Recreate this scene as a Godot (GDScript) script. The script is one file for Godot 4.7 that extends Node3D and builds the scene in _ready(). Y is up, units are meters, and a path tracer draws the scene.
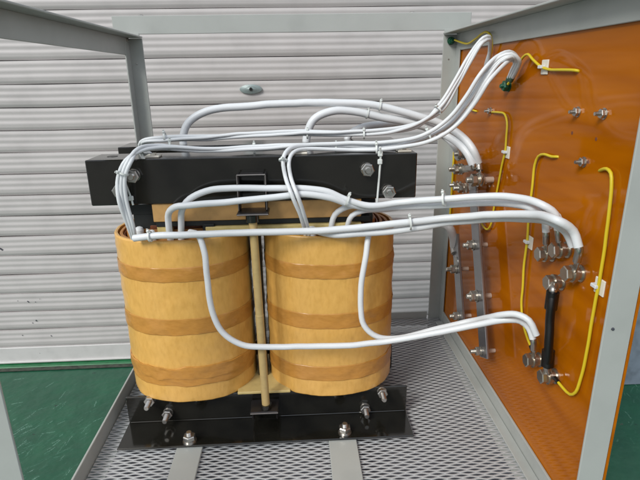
extends Node3D
# A dry-type transformer in an open angle-iron cage, standing before a roller shutter.

var M := {}
var used := {}

const ROUTES := {
	"f_upper": [Vector3(-0.242, 0.829, -1.000), Vector3(-0.237, 0.869, -0.995), Vector3(-0.229, 0.904, -0.980), Vector3(-0.210, 0.928, -0.972), Vector3(-0.168, 0.944, -0.972), Vector3(-0.044, 0.945, -0.972), Vector3(0.015, 0.943, -0.971), Vector3(0.058, 0.935, -0.969), Vector3(0.097, 0.918, -0.968), Vector3(0.140, 0.907, -0.966), Vector3(0.202, 0.911, -0.965), Vector3(0.269, 0.925, -0.923), Vector3(0.349, 0.939, -0.881), Vector3(0.386, 0.944, -0.840), Vector3(0.405, 0.942, -0.798), Vector3(0.424, 0.928, -0.788), Vector3(0.430, 0.902, -0.783)],
	"f_lower": [Vector3(-0.263, 0.830, -1.000), Vector3(-0.261, 0.871, -0.990), Vector3(-0.256, 0.897, -0.980), Vector3(-0.238, 0.915, -0.962), Vector3(-0.209, 0.919, -0.957), Vector3(-0.131, 0.924, -0.956), Vector3(-0.044, 0.930, -0.955), Vector3(0.014, 0.934, -0.959), Vector3(0.063, 0.925, -0.962), Vector3(0.107, 0.907, -0.971), Vector3(0.148, 0.896, -0.980), Vector3(0.205, 0.897, -0.980), Vector3(0.276, 0.909, -0.942), Vector3(0.359, 0.921, -0.904), Vector3(0.390, 0.926, -0.866), Vector3(0.405, 0.927, -0.827), Vector3(0.424, 0.913, -0.823), Vector3(0.430, 0.887, -0.821)],
	"f_right": [Vector3(0.067, 0.824, -1.000), Vector3(0.067, 0.853, -0.998), Vector3(0.075, 0.883, -0.994), Vector3(0.099, 0.900, -0.985), Vector3(0.135, 0.900, -0.985), Vector3(0.177, 0.894, -0.993), Vector3(0.230, 0.895, -1.000), Vector3(0.281, 0.908, -0.960), Vector3(0.365, 0.921, -0.920), Vector3(0.398, 0.925, -0.880), Vector3(0.415, 0.923, -0.840), Vector3(0.436, 0.909, -0.839), Vector3(0.442, 0.888, -0.835)],
	"f_rear": [Vector3(0.100, 0.824, -0.997), Vector3(0.100, 0.853, -0.994), Vector3(0.109, 0.881, -0.985), Vector3(0.129, 0.891, -0.985), Vector3(0.178, 0.889, -1.000), Vector3(0.235, 0.888, -1.020), Vector3(0.284, 0.906, -0.971), Vector3(0.365, 0.924, -0.921), Vector3(0.401, 0.932, -0.872), Vector3(0.420, 0.931, -0.823), Vector3(0.438, 0.920, -0.804), Vector3(0.443, 0.904, -0.799)],
	"g_upper": [Vector3(-0.327, 0.851, -0.972), Vector3(-0.293, 0.856, -0.965), Vector3(-0.214, 0.859, -0.961), Vector3(-0.096, 0.860, -0.957), Vector3(0.062, 0.862, -0.955), Vector3(0.199, 0.874, -0.943), Vector3(0.293, 0.887, -0.930), Vector3(0.362, 0.910, -0.861), Vector3(0.392, 0.927, -0.792), Vector3(0.395, 0.936, -0.723), Vector3(0.420, 0.919, -0.722), Vector3(0.428, 0.895, -0.714)],
	"g_lower": [Vector3(0.025, 0.851, -1.000), Vector3(0.039, 0.850, -0.985), Vector3(0.072, 0.849, -0.963), Vector3(0.142, 0.853, -0.955), Vector3(0.200, 0.859, -0.948), Vector3(0.297, 0.874, -0.940), Vector3(0.370, 0.897, -0.877), Vector3(0.404, 0.913, -0.815), Vector3(0.405, 0.923, -0.752), Vector3(0.428, 0.906, -0.751), Vector3(0.437, 0.885, -0.744)],
	"h_left": [Vector3(-0.220, 0.855, -0.990), Vector3(-0.201, 0.854, -0.972), Vector3(-0.190, 0.822, -0.960), Vector3(-0.188, 0.763, -0.957), Vector3(-0.183, 0.697, -0.954), Vector3(-0.164, 0.645, -0.951), Vector3(-0.126, 0.618, -0.948), Vector3(-0.078, 0.612, -0.945), Vector3(-0.005, 0.613, -0.940), Vector3(0.089, 0.614, -0.935), Vector3(0.173, 0.623, -0.930), Vector3(0.259, 0.652, -0.902), Vector3(0.339, 0.682, -0.874), Vector3(0.385, 0.707, -0.846), Vector3(0.410, 0.709, -0.837), Vector3(0.424, 0.698, -0.827), Vector3(0.430, 0.679, -0.819)],
	"h_right": [Vector3(0.151, 0.850, -0.990), Vector3(0.141, 0.841, -0.972), Vector3(0.135, 0.805, -0.960), Vector3(0.126, 0.741, -0.957), Vector3(0.124, 0.690, -0.954), Vector3(0.131, 0.652, -0.951), Vector3(0.157, 0.626, -0.948), Vector3(0.199, 0.620, -0.945), Vector3(0.267, 0.643, -0.932), Vector3(0.346, 0.667, -0.920), Vector3(0.375, 0.716, -0.847), Vector3(0.395, 0.728, -0.825), Vector3(0.412, 0.724, -0.807), Vector3(0.425, 0.698, -0.799)],
	"rear_big": [Vector3(-0.268, 0.989, -1.230), Vector3(-0.269, 1.016, -1.235), Vector3(-0.255, 1.051, -1.240), Vector3(-0.214, 1.075, -1.245), Vector3(-0.107, 1.087, -1.250), Vector3(0.084, 1.091, -1.242), Vector3(0.202, 1.081, -1.235), Vector3(0.298, 1.055, -1.228), Vector3(0.365, 1.031, -1.220), Vector3(0.398, 1.007, -1.195), Vector3(0.415, 0.979, -1.169), Vector3(0.428, 0.951, -1.169)],
	"rear_short": [Vector3(0.023, 0.982, -1.230), Vector3(0.027, 1.015, -1.235), Vector3(0.044, 1.053, -1.236), Vector3(0.083, 1.071, -1.238), Vector3(0.131, 1.072, -1.239), Vector3(0.216, 1.054, -1.240), Vector3(0.289, 1.038, -1.240), Vector3(0.352, 1.017, -1.240), Vector3(0.384, 0.996, -1.210), Vector3(0.405, 0.971, -1.180), Vector3(0.415, 0.947, -1.169)],
	"rear_faint": [Vector3(0.122, 0.980, -1.270), Vector3(0.133, 1.010, -1.280), Vector3(0.166, 1.028, -1.283), Vector3(0.224, 1.035, -1.287), Vector3(0.276, 1.035, -1.290), Vector3(0.344, 1.018, -1.305), Vector3(0.392, 0.993, -1.320), Vector3(0.410, 0.972, -1.298), Vector3(0.425, 0.943, -1.315)],
	"rear_low": [Vector3(0.078, 0.776, -1.210), Vector3(0.106, 0.785, -1.240), Vector3(0.189, 0.781, -1.280), Vector3(0.301, 0.774, -1.300), Vector3(0.381, 0.765, -1.320), Vector3(0.405, 0.759, -1.288), Vector3(0.420, 0.731, -1.296), Vector3(0.430, 0.697, -1.312)],
	"bundle_a": [Vector3(-0.339, 0.839, -1.000), Vector3(-0.340, 0.878, -0.982), Vector3(-0.345, 0.926, -0.970), Vector3(-0.344, 0.971, -0.978), Vector3(-0.326, 1.005, -0.978), Vector3(-0.305, 1.018, -0.996), Vector3(-0.274, 1.022, -1.024), Vector3(-0.195, 1.016, -1.040), Vector3(-0.095, 1.016, -1.049), Vector3(0.008, 1.018, -1.053), Vector3(0.091, 1.010, -1.056), Vector3(0.183, 1.009, -1.045), Vector3(0.265, 1.023, -1.042), Vector3(0.312, 1.064, -1.031), Vector3(0.344, 1.111, -1.021), Vector3(0.370, 1.158, -1.011), Vector3(0.395, 1.181, -1.010), Vector3(0.412, 1.186, -1.001), Vector3(0.430, 1.175, -1.003), Vector3(0.440, 1.157, -1.032), Vector3(0.448, 1.138, -1.073)],
	"bundle_b": [Vector3(-0.337, 0.839, -1.000), Vector3(-0.334, 0.878, -0.982), Vector3(-0.340, 0.924, -0.976), Vector3(-0.334, 0.972, -0.972), Vector3(-0.319, 1.005, -0.978), Vector3(-0.305, 1.024, -0.998), Vector3(-0.276, 1.025, -1.033), Vector3(-0.197, 1.014, -1.051), Vector3(-0.095, 1.010, -1.056), Vector3(0.008, 1.011, -1.052), Vector3(0.090, 1.007, -1.048), Vector3(0.181, 1.010, -1.035), Vector3(0.263, 1.029, -1.034), Vector3(0.313, 1.058, -1.026), Vector3(0.345, 1.102, -1.017), Vector3(0.370, 1.148, -1.009), Vector3(0.395, 1.176, -1.009), Vector3(0.412, 1.183, -1.000), Vector3(0.430, 1.175, -1.010), Vector3(0.440, 1.157, -1.044), Vector3(0.448, 1.138, -1.083)],
	"bundle_c": [Vector3(-0.334, 0.839, -1.000), Vector3(-0.329, 0.878, -0.982), Vector3(-0.333, 0.924, -0.976), Vector3(-0.328, 0.972, -0.972), Vector3(-0.313, 1.005, -0.978), Vector3(-0.308, 1.018, -1.006), Vector3(-0.277, 1.018, -1.033), Vector3(-0.196, 1.010, -1.044), Vector3(-0.095, 1.011, -1.045), Vector3(0.008, 1.016, -1.044), Vector3(0.090, 1.014, -1.046), Vector3(0.182, 1.016, -1.040), Vector3(0.266, 1.029, -1.044), Vector3(0.317, 1.052, -1.032), Vector3(0.349, 1.092, -1.019), Vector3(0.370, 1.139, -1.006), Vector3(0.395, 1.172, -1.008), Vector3(0.412, 1.181, -1.000), Vector3(0.430, 1.175, -1.017), Vector3(0.440, 1.157, -1.056), Vector3(0.448, 1.137, -1.093)],
	"pair_left": [Vector3(0.015, 0.828, -1.000), Vector3(0.011, 0.858, -0.985), Vector3(0.002, 0.900, -0.955), Vector3(-0.011, 0.938, -0.945), Vector3(-0.023, 0.968, -0.972), Vector3(-0.026, 0.998, -0.978), Vector3(-0.016, 1.014, -1.000), Vector3(0.012, 1.019, -1.030), Vector3(0.100, 1.020, -1.040), Vector3(0.180, 1.021, -1.030), Vector3(0.260, 1.037, -1.022), Vector3(0.304, 1.069, -1.015), Vector3(0.335, 1.112, -1.007), Vector3(0.360, 1.157, -0.999), Vector3(0.390, 1.181, -1.012), Vector3(0.415, 1.189, -1.018), Vector3(0.436, 1.179, -1.028), Vector3(0.444, 1.157, -1.051), Vector3(0.450, 1.139, -1.081)],
	"pair_right": [Vector3(0.022, 0.827, -1.000), Vector3(0.019, 0.858, -0.985), Vector3(0.010, 0.899, -0.957), Vector3(-0.001, 0.938, -0.945), Vector3(-0.013, 0.968, -0.972), Vector3(-0.016, 0.994, -0.978), Vector3(-0.007, 1.008, -1.000), Vector3(0.019, 1.011, -1.025), Vector3(0.099, 1.007, -1.035), Vector3(0.179, 1.009, -1.020), Vector3(0.261, 1.023, -1.009), Vector3(0.313, 1.052, -0.998), Vector3(0.344, 1.096, -0.988), Vector3(0.365, 1.138, -0.977), Vector3(0.395, 1.164, -0.996), Vector3(0.420, 1.175, -1.017), Vector3(0.438, 1.170, -1.040), Vector3(0.446, 1.153, -1.065), Vector3(0.450, 1.137, -1.091)],
	"strand_a": [Vector3(-0.328, 0.987, -1.170), Vector3(-0.343, 1.007, -1.160), Vector3(-0.338, 1.019, -1.145), Vector3(-0.287, 1.023, -1.135), Vector3(-0.210, 1.027, -1.134), Vector3(-0.112, 1.034, -1.137), Vector3(0.009, 1.036, -1.141), Vector3(0.109, 1.032, -1.135), Vector3(0.208, 1.032, -1.126), Vector3(0.269, 1.044, -1.122), Vector3(0.318, 1.091, -1.131), Vector3(0.355, 1.147, -1.140), Vector3(0.385, 1.198, -1.145), Vector3(0.405, 1.223, -1.139), Vector3(0.420, 1.226, -1.145), Vector3(0.432, 1.204, -1.167), Vector3(0.440, 1.176, -1.204), Vector3(0.448, 1.159, -1.232)],
	"strand_b": [Vector3(-0.335, 0.987, -1.170), Vector3(-0.350, 1.007, -1.160), Vector3(-0.337, 1.023, -1.145), Vector3(-0.287, 1.030, -1.139), Vector3(-0.212, 1.029, -1.144), Vector3(-0.113, 1.030, -1.146), Vector3(0.009, 1.029, -1.144), Vector3(0.108, 1.027, -1.130), Vector3(0.206, 1.032, -1.115), Vector3(0.267, 1.050, -1.114), Vector3(0.319, 1.083, -1.127), Vector3(0.357, 1.139, -1.140), Vector3(0.385, 1.190, -1.143), Vector3(0.405, 1.219, -1.139), Vector3(0.420, 1.224, -1.145), Vector3(0.432, 1.204, -1.167), Vector3(0.440, 1.176, -1.197), Vector3(0.448, 1.159, -1.224)],
	"strand_c": [Vector3(-0.335, 0.987, -1.170), Vector3(-0.350, 1.007, -1.160), Vector3(-0.337, 1.023, -1.145), Vector3(-0.289, 1.023, -1.146), Vector3(-0.212, 1.022, -1.142), Vector3(-0.112, 1.027, -1.137), Vector3(0.009, 1.032, -1.134), Vector3(0.108, 1.034, -1.125), Vector3(0.206, 1.039, -1.119), Vector3(0.269, 1.051, -1.124), Vector3(0.323, 1.074, -1.132), Vector3(0.359, 1.130, -1.140), Vector3(0.385, 1.181, -1.141), Vector3(0.405, 1.215, -1.138), Vector3(0.420, 1.221, -1.144), Vector3(0.432, 1.204, -1.167), Vector3(0.440, 1.176, -1.189), Vector3(0.448, 1.159, -1.216)],
	"y_corner": [Vector3(0.442, 1.240, -1.462), Vector3(0.447, 1.232, -1.423), Vector3(0.450, 1.226, -1.381), Vector3(0.448, 1.231, -1.323), Vector3(0.448, 1.240, -1.276), Vector3(0.448, 1.242, -1.237), Vector3(0.450, 1.232, -1.215), Vector3(0.452, 1.211, -1.209), Vector3(0.454, 1.185, -1.221), Vector3(0.450, 1.161, -1.223)],
	"y_hump": [Vector3(0.448, 1.129, -1.089), Vector3(0.449, 1.143, -1.074), Vector3(0.450, 1.163, -1.057), Vector3(0.452, 1.181, -1.038), Vector3(0.453, 1.186, -1.019), Vector3(0.453, 1.176, -0.995), Vector3(0.455, 1.161, -0.963), Vector3(0.458, 1.156, -0.936), Vector3(0.457, 1.155, -0.881), Vector3(0.459, 1.153, -0.843), Vector3(0.466, 1.151, -0.845)],
	"y_stub": [Vector3(0.456, 1.067, -1.372), Vector3(0.458, 1.064, -1.343), Vector3(0.459, 1.061, -1.301), Vector3(0.467, 1.059, -1.305)],
	"y_loop": [Vector3(0.467, 1.063, -1.223), Vector3(0.459, 1.066, -1.181), Vector3(0.457, 1.067, -1.146), Vector3(0.457, 1.065, -1.112), Vector3(0.457, 1.051, -1.097), Vector3(0.457, 1.023, -1.093), Vector3(0.457, 0.987, -1.092), Vector3(0.457, 0.945, -1.105), Vector3(0.457, 0.892, -1.118), Vector3(0.457, 0.847, -1.126), Vector3(0.455, 0.812, -1.128), Vector3(0.455, 0.793, -1.147), Vector3(0.455, 0.792, -1.173), Vector3(0.459, 0.800, -1.208), Vector3(0.467, 0.803, -1.234)],
	"y_mid": [Vector3(0.467, 1.008, -0.873), Vector3(0.460, 1.009, -0.874), Vector3(0.458, 1.007, -0.887), Vector3(0.457, 1.007, -0.916), Vector3(0.457, 1.000, -0.938), Vector3(0.457, 0.982, -0.948), Vector3(0.457, 0.943, -0.949), Vector3(0.457, 0.883, -0.947), Vector3(0.457, 0.828, -0.942), Vector3(0.457, 0.758, -0.939), Vector3(0.457, 0.693, -0.934), Vector3(0.457, 0.660, -0.919), Vector3(0.455, 0.641, -0.889), Vector3(0.452, 0.633, -0.860)],
	"y_front": [Vector3(0.467, 1.004, -0.755), Vector3(0.460, 1.010, -0.737), Vector3(0.458, 1.014, -0.722), Vector3(0.457, 1.010, -0.708), Vector3(0.457, 0.995, -0.702), Vector3(0.457, 0.957, -0.698), Vector3(0.457, 0.903, -0.696), Vector3(0.457, 0.848, -0.695), Vector3(0.457, 0.788, -0.696), Vector3(0.457, 0.726, -0.697), Vector3(0.457, 0.671, -0.700), Vector3(0.455, 0.642, -0.704), Vector3(0.454, 0.628, -0.717), Vector3(0.453, 0.626, -0.739), Vector3(0.452, 0.628, -0.762)],
	"y_edge": [Vector3(0.460, 0.904, -1.452), Vector3(0.463, 0.854, -1.452), Vector3(0.466, 0.793, -1.452), Vector3(0.468, 0.731, -1.452)],
	"black": [Vector3(0.437, 0.789, -0.785), Vector3(0.434, 0.767, -0.779), Vector3(0.434, 0.738, -0.778), Vector3(0.434, 0.703, -0.771), Vector3(0.436, 0.674, -0.770), Vector3(0.440, 0.648, -0.775)],
}

func _ready():
	# ---- camera, sky, sun, exposure
	var cam := Camera3D.new(); cam.name = "camera"
	cam.position = Vector3(0, 1.15, 0)
	cam.basis = Basis(Vector3.UP, deg_to_rad(-2.5)) * Basis(Vector3.RIGHT, deg_to_rad(-17.9)) * Basis(Vector3.BACK, deg_to_rad(-0.95))
	cam.fov = 50.84; cam.near = 0.02; cam.far = 400.0
	add_child(cam); cam.current = true
	var env := Environment.new()
	env.background_mode = Environment.BG_SKY
	var sm := ProceduralSkyMaterial.new()
	sm.sky_top_color = Color(0.84, 0.87, 0.92); sm.sky_horizon_color = Color(0.88, 0.89, 0.91); sm.sky_curve = 0.2
	sm.ground_bottom_color = Color(0.2, 0.2, 0.2); sm.ground_horizon_color = Color(0.5, 0.5, 0.5)
	sm.sky_energy_multiplier = 1.0
	var sky := Sky.new(); sky.sky_material = sm; env.sky = sky
	env.tonemap_mode = Environment.TONE_MAPPER_LINEAR
	env.tonemap_exposure = 1.17
	env.sdfgi_enabled = true; env.ssao_enabled = true; env.ssil_enabled = true
	var we := WorldEnvironment.new(); we.name = "environment"; we.environment = env; add_child(we)
	var sun := DirectionalLight3D.new(); sun.name = "sun"
	sun.light_energy = 0.75; sun.light_angular_distance = 22.0; sun.light_color = Color(1, 0.99, 0.97); sun.shadow_enabled = true
	sun.rotation_degrees = Vector3(-38, -42, 0); add_child(sun)
	materials()
	setting()
	roller_shutter()
	cage()
	panel()
	transformer()
	cables()
	ties()

# ------------------------------------------------------------------ helpers
func numbered(n: String) -> String:
	if not used.has(n):
		used[n] = 0; return n
	used[n] += 1
	return "%s_%03d" % [n, used[n]]

func S() -> SurfaceTool:
	var st := SurfaceTool.new(); st.begin(Mesh.PRIMITIVE_TRIANGLES); return st

func part(called: String, st: SurfaceTool, m: Material, parent: Node3D, label := "") -> MeshInstance3D:
	var o := MeshInstance3D.new(); o.name = called; o.mesh = st.commit(); o.material_override = m
	parent.add_child(o, true)
	if label: o.set_meta("label", label)
	return o

func again(called: String, src: MeshInstance3D, parent: Node3D, at: Vector3) -> MeshInstance3D:
	var o := MeshInstance3D.new(); o.name = called; o.mesh = src.mesh; o.material_override = src.material_override
	o.position = at; parent.add_child(o, true); return o

func thing(called: String, label: String, category: String, group := "", at := Vector3.ZERO) -> Node3D:
	var o := Node3D.new(); o.name = numbered(called); add_child(o); o.position = at
	o.set_meta("label", label); o.set_meta("category", category)
	if group: o.set_meta("group", group)
	return o

func structure(called: String, st: SurfaceTool, m: Material) -> MeshInstance3D:
	var o := part(called, st, m, self); o.set_meta("kind", "structure"); return o

func tri(st: SurfaceTool, a: Vector3, b: Vector3, c: Vector3, na: Vector3, nb: Vector3, nc: Vector3, ua := Vector2.ZERO, ub := Vector2.ZERO, uc := Vector2.ZERO):
	var cr := (b - a).cross(c - a)
	if cr.length_squared() < 1e-18: return
	st.set_normal(na); st.set_uv(ua); st.add_vertex(a)
	if cr.dot(na + nb + nc) > 0:
		st.set_normal(nc); st.set_uv(uc); st.add_vertex(c)
		st.set_normal(nb); st.set_uv(ub); st.add_vertex(b)
	else:
		st.set_normal(nb); st.set_uv(ub); st.add_vertex(b)
		st.set_normal(nc); st.set_uv(uc); st.add_vertex(c)

func quad(st: SurfaceTool, a: Vector3, b: Vector3, c: Vector3, d: Vector3, n: Vector3, uo := Vector2.ZERO, us := Vector2.ONE):
	tri(st, a, b, c, n, n, n, uo, uo + Vector2(us.x, 0), uo + us)
	tri(st, a, c, d, n, n, n, uo, uo + us, uo + Vector2(0, us.y))

# a chamfered box
func box(st: SurfaceTool, c: Vector3, size: Vector3, b := 0.0015, xf := Transform3D.IDENTITY):
	var h := size * 0.5
	b = minf(b, minf(h.x, minf(h.y, h.z)) * 0.9)
	var bs := xf.basis
	for ax in 3:
		var u := (ax + 1) % 3; var v := (ax + 2) % 3
		for s in [-1.0, 1.0]:
			var n := Vector3.ZERO; n[ax] = s
			var q := []
			for k in [[-1, -1], [1, -1], [1, 1], [-1, 1]]:
				var p := Vector3.ZERO; p[ax] = s * h[ax]; p[u] = k[0] * (h[u] - b); p[v] = k[1] * (h[v] - b)
				q.append(xf * (c + p))
			quad(st, q[0], q[1], q[2], q[3], bs * n, Vector2(c.x + c.z, c.y), Vector2(size[u], size[v]))
		for s in [-1.0, 1.0]:
			for t in [-1.0, 1.0]:
				# edge running along ax between faces u=s and v=t
				var q2 := []
				for k in [[-1, 0], [1, 0], [1, 1], [-1, 1]]:
					var p2 := Vector3.ZERO; p2[ax] = k[0] * (h[ax] - b)
					p2[u] = s * (h[u] - (b if k[1] == 0 else 0.0)); p2[v] = t * (h[v] - (0.0 if k[1] == 0 else b))
					q2.append(xf * (c + p2))
				var n2 := Vector3.ZERO; n2[u] = s; n2[v] = t
				quad(st, q2[0], q2[1], q2[2], q2[3], bs * n2.normalized())
	for sx in [-1.0, 1.0]:
		for sy in [-1.0, 1.0]:
			for sz in [-1.0, 1.0]:
				var sg := Vector3(sx, sy, sz); var n3 := bs * sg.normalized()
				var e := h - Vector3.ONE * b
				tri(st, xf * (c + sg * Vector3(h.x, e.y, e.z)), xf * (c + sg * Vector3(e.x, h.y, e.z)), xf * (c + sg * Vector3(e.x, e.y, h.z)), n3, n3, n3)

# box between two corners
func slab(st: SurfaceTool, a: Vector3, b: Vector3, bev := 0.0012):
	box(st, (a + b) * 0.5, (b - a).abs(), bev)

func frame_along(d: Vector3) -> Basis:
	var y := d.normalized()
	var x := y.cross(Vector3(0.13, 0.97, 0.21) if absf(y.y) < 0.9 else Vector3.RIGHT).normalized()
	return Basis(x, y, x.cross(y))

# revolve (radius, height) pairs about the axis from p along d
func lathe(st: SurfaceTool, p: Vector3, d: Vector3, prof: Array, seg := 16, flat := false):
	var bs := frame_along(d)
	for i in range(prof.size() - 1):
		var r0: float = prof[i][0]; var h0: float = prof[i][1]; var r1: float = prof[i + 1][0]; var h1: float = prof[i + 1][1]
		var nr := h1 - h0; var nh := r0 - r1
		for k in seg:
			var a0 := TAU * k / seg; var a1 := TAU * (k + 1) / seg; var am := (a0 + a1) * 0.5
			var e0 := Vector3(cos(a0), 0, sin(a0)); var e1 := Vector3(cos(a1), 0, sin(a1)); var em := Vector3(cos(am), 0, sin(am))
			var n0 := bs * (e0 * nr + Vector3.UP * nh).normalized(); var n1 := bs * (e1 * nr + Vector3.UP * nh).normalized()
			if flat:
				n0 = bs * (em * nr + Vector3.UP * nh).normalized(); n1 = n0
			var A := p + bs * (e0 * r0 + Vector3.UP * h0); var B := p + bs * (e1 * r0 + Vector3.UP * h0)
			var C := p + bs * (e1 * r1 + Vector3.UP * h1); var D := p + bs * (e0 * r1 + Vector3.UP * h1)
			var u0 := float(k) / seg; var u1 := float(k + 1) / seg
			tri(st, A, B, C, n0, n1, n1, Vector2(u0, h0), Vector2(u1, h0), Vector2(u1, h1))
			tri(st, A, C, D, n0, n1, n0, Vector2(u0, h0), Vector2(u1, h1), Vector2(u0, h1))

func nut(st: SurfaceTool, p: Vector3, d: Vector3, r: float, h: float):
	lathe(st, p, d, [[0.0, 0.0], [r * 0.92, 0.0], [r, h * 0.12], [r, h * 0.84], [r * 0.88, h], [0.0, h]], 6, true)

func washer(st: SurfaceTool, p: Vector3, d: Vector3, r: float, h: float):
	lathe(st, p, d, [[0.0, 0.0], [r, 0.0], [r, h], [r * 0.4, h], [0.0, h]], 20)

func stud(st: SurfaceTool, p: Vector3, d: Vector3, r: float, h: float):
	var pr := [[0.0, 0.0]]
	var n := int(h / 0.0022)
	for i in n:
		pr.append([r, h * i / n]); pr.append([r * 0.88, h * (i + 0.5) / n])
	pr.append([r * 0.8, h]); pr.append([0.0, h])
	lathe(st, p, d, pr, 12)

# a bolt end: washer, spring washer, nut and a threaded tip, one mesh
func bolt_end(st: SurfaceTool, p: Vector3, d: Vector3, r: float, tip: float, wr := 1.75):
	d = d.normalized()
	washer(st, p, d, r * wr, r * 0.28)
	washer(st, p + d * r * 0.28, d, r * 1.4, r * 0.35)
	nut(st, p + d * r * 0.63, d, r * 1.6, r * 1.3)
	if tip > 0: stud(st, p + d * r * 1.93, d, r * 0.8, tip)

func bolt_head(st: SurfaceTool, p: Vector3, d: Vector3, r: float):
	d = d.normalized()
	washer(st, p, d, r * 1.8, r * 0.3)
	washer(st, p + d * r * 0.3, d, r * 1.45, r * 0.4)
	nut(st, p + d * r * 0.7, d, r * 1.65, r * 1.2)

func curve(pts: Array, step := 0.008) -> PackedVector3Array:
	var out := PackedVector3Array()
	for i in range(pts.size() - 1):
		var p0: Vector3 = pts[maxi(i - 1, 0)]; var p1: Vector3 = pts[i]; var p2: Vector3 = pts[i + 1]; var p3: Vector3 = pts[mini(i + 2, pts.size() - 1)]
		# centripetal Catmull-Rom through a Bezier
		var d1 := sqrt(maxf(p0.distance_to(p1), 1e-5)); var d2 := sqrt(maxf(p1.distance_to(p2), 1e-5)); var d3 := sqrt(maxf(p2.distance_to(p3), 1e-5))
		var b1 := p1 + (p2 - p1) / 3.0; var b2 := p2 - (p2 - p1) / 3.0
		if i > 0: b1 = (d1 * d1 * p2 - d2 * d2 * p0 + (2 * d1 * d1 + 3 * d1 * d2 + d2 * d2) * p1) / (3 * d1 * (d1 + d2))
		if i < pts.size() - 2: b2 = (d3 * d3 * p1 - d2 * d2 * p3 + (2 * d3 * d3 + 3 * d3 * d2 + d2 * d2) * p2) / (3 * d3 * (d3 + d2))
		var n := maxi(2, int(p1.distance_to(p2) / step))
		for k in n: out.append(p1.bezier_interpolate(b1, b2, p2, float(k) / n))
	out.append(pts[-1])
	return out

func tube(st: SurfaceTool, path: PackedVector3Array, r: float, seg := 12, bump := []):
	var n := path.size()
	var t0 := (path[1] - path[0]).normalized()
	var x := frame_along(t0).x
	var rings := []; var norms := []; var us := []
	var len := 0.0
	for i in n:
		var t := (path[mini(i + 1, n - 1)] - path[maxi(i - 1, 0)]).normalized()
		x = (x - t * x.dot(t)).normalized()
		var y := t.cross(x)
		var rr := r
		if bump.size() > 0: rr = r * bump[i % bump.size()]
		var ring := PackedVector3Array(); var nn := PackedVector3Array()
		for k in seg + 1:
			var a := TAU * k / seg
			var e := x * cos(a) + y * sin(a)
			ring.append(path[i] + e * rr); nn.append(e)
		rings.append(ring); norms.append(nn); us.append(len)
		if i < n - 1: len += path[i].distance_to(path[i + 1])
	for i in n - 1:
		for k in seg:
			var a: Vector3 = rings[i][k]; var b: Vector3 = rings[i][k + 1]; var c: Vector3 = rings[i + 1][k + 1]; var d: Vector3 = rings[i + 1][k]
			var uA := Vector2(float(k) / seg, us[i]); var uB := Vector2(float(k + 1) / seg, us[i]); var uC := Vector2(float(k + 1) / seg, us[i + 1]); var uD := Vector2(float(k) / seg, us[i + 1])
			tri(st, a, b, c, norms[i][k], norms[i][k + 1], norms[i + 1][k + 1], uA, uB, uC)
			tri(st, a, c, d, norms[i][k], norms[i + 1][k + 1], norms[i + 1][k], uA, uC, uD)
	for e in [[0, -t0], [n - 1, (path[n - 1] - path[n - 2]).normalized()]]:
		for k in seg: tri(st, path[e[0]], rings[e[0]][k], rings[e[0]][k + 1], e[1], e[1], e[1])

func angle_bar(st: SurfaceTool, a: Vector3, b: Vector3, u: Vector3, v: Vector3, w := 0.04, th := 0.004, w2 := 0.0):
	# two legs meeting on the edge a-b, pointing along u and v
	if w2 == 0.0: w2 = w
	slab(st, a, b + u * w + v * th, 0.001)
	slab(st, a + v * (th - 0.0005), b + u * th + v * w2, 0.001)

# ------------------------------------------------------------------ materials
func noise_tex(freq: float, ramp: Array, seed := 1, w := 512, h := 512, octaves := 4, normal := false, bump := 4.0, kind := FastNoiseLite.TYPE_SIMPLEX_SMOOTH) -> NoiseTexture2D:
	var n := FastNoiseLite.new(); n.seed = seed; n.frequency = freq; n.fractal_octaves = octaves; n.noise_type = kind
	var t := NoiseTexture2D.new(); t.width = w; t.height = h; t.seamless = true; t.noise = n
	if normal:
		t.as_normal_map = true; t.bump_strength = bump
	if ramp.size() > 0:
		var g := Gradient.new(); g.offsets = PackedFloat32Array(); g.colors = PackedColorArray()
		var off := PackedFloat32Array(); var col := PackedColorArray()
		for i in ramp.size():
			off.append(float(i) / (ramp.size() - 1)); col.append(ramp[i])
		g.offsets = off; g.colors = col; t.color_ramp = g
	return t

func mat(c: Color, rough := 0.5, metal := 0.0) -> StandardMaterial3D:
	var m := StandardMaterial3D.new(); m.albedo_color = c; m.roughness = rough; m.metallic = metal; return m

func grey(v: float, k := 1.0) -> Color: return Color(v * k, v * k, v * k)

func worn(c: Color, rough: float, freq: float, depth: float, scale: float, seed: int, metal := 0.0) -> StandardMaterial3D:
	var m := mat(c, rough, metal)
	m.albedo_texture = noise_tex(freq, [grey(1.0 - depth), grey(1.0 - depth * 0.3), grey(1.0)], seed)
	m.roughness_texture = noise_tex(freq * 1.7, [grey(0.75), grey(1.0)], seed + 9)
	m.uv1_triplanar = true; m.uv1_world_triplanar = true; m.uv1_scale = Vector3.ONE * scale
	return m

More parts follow.
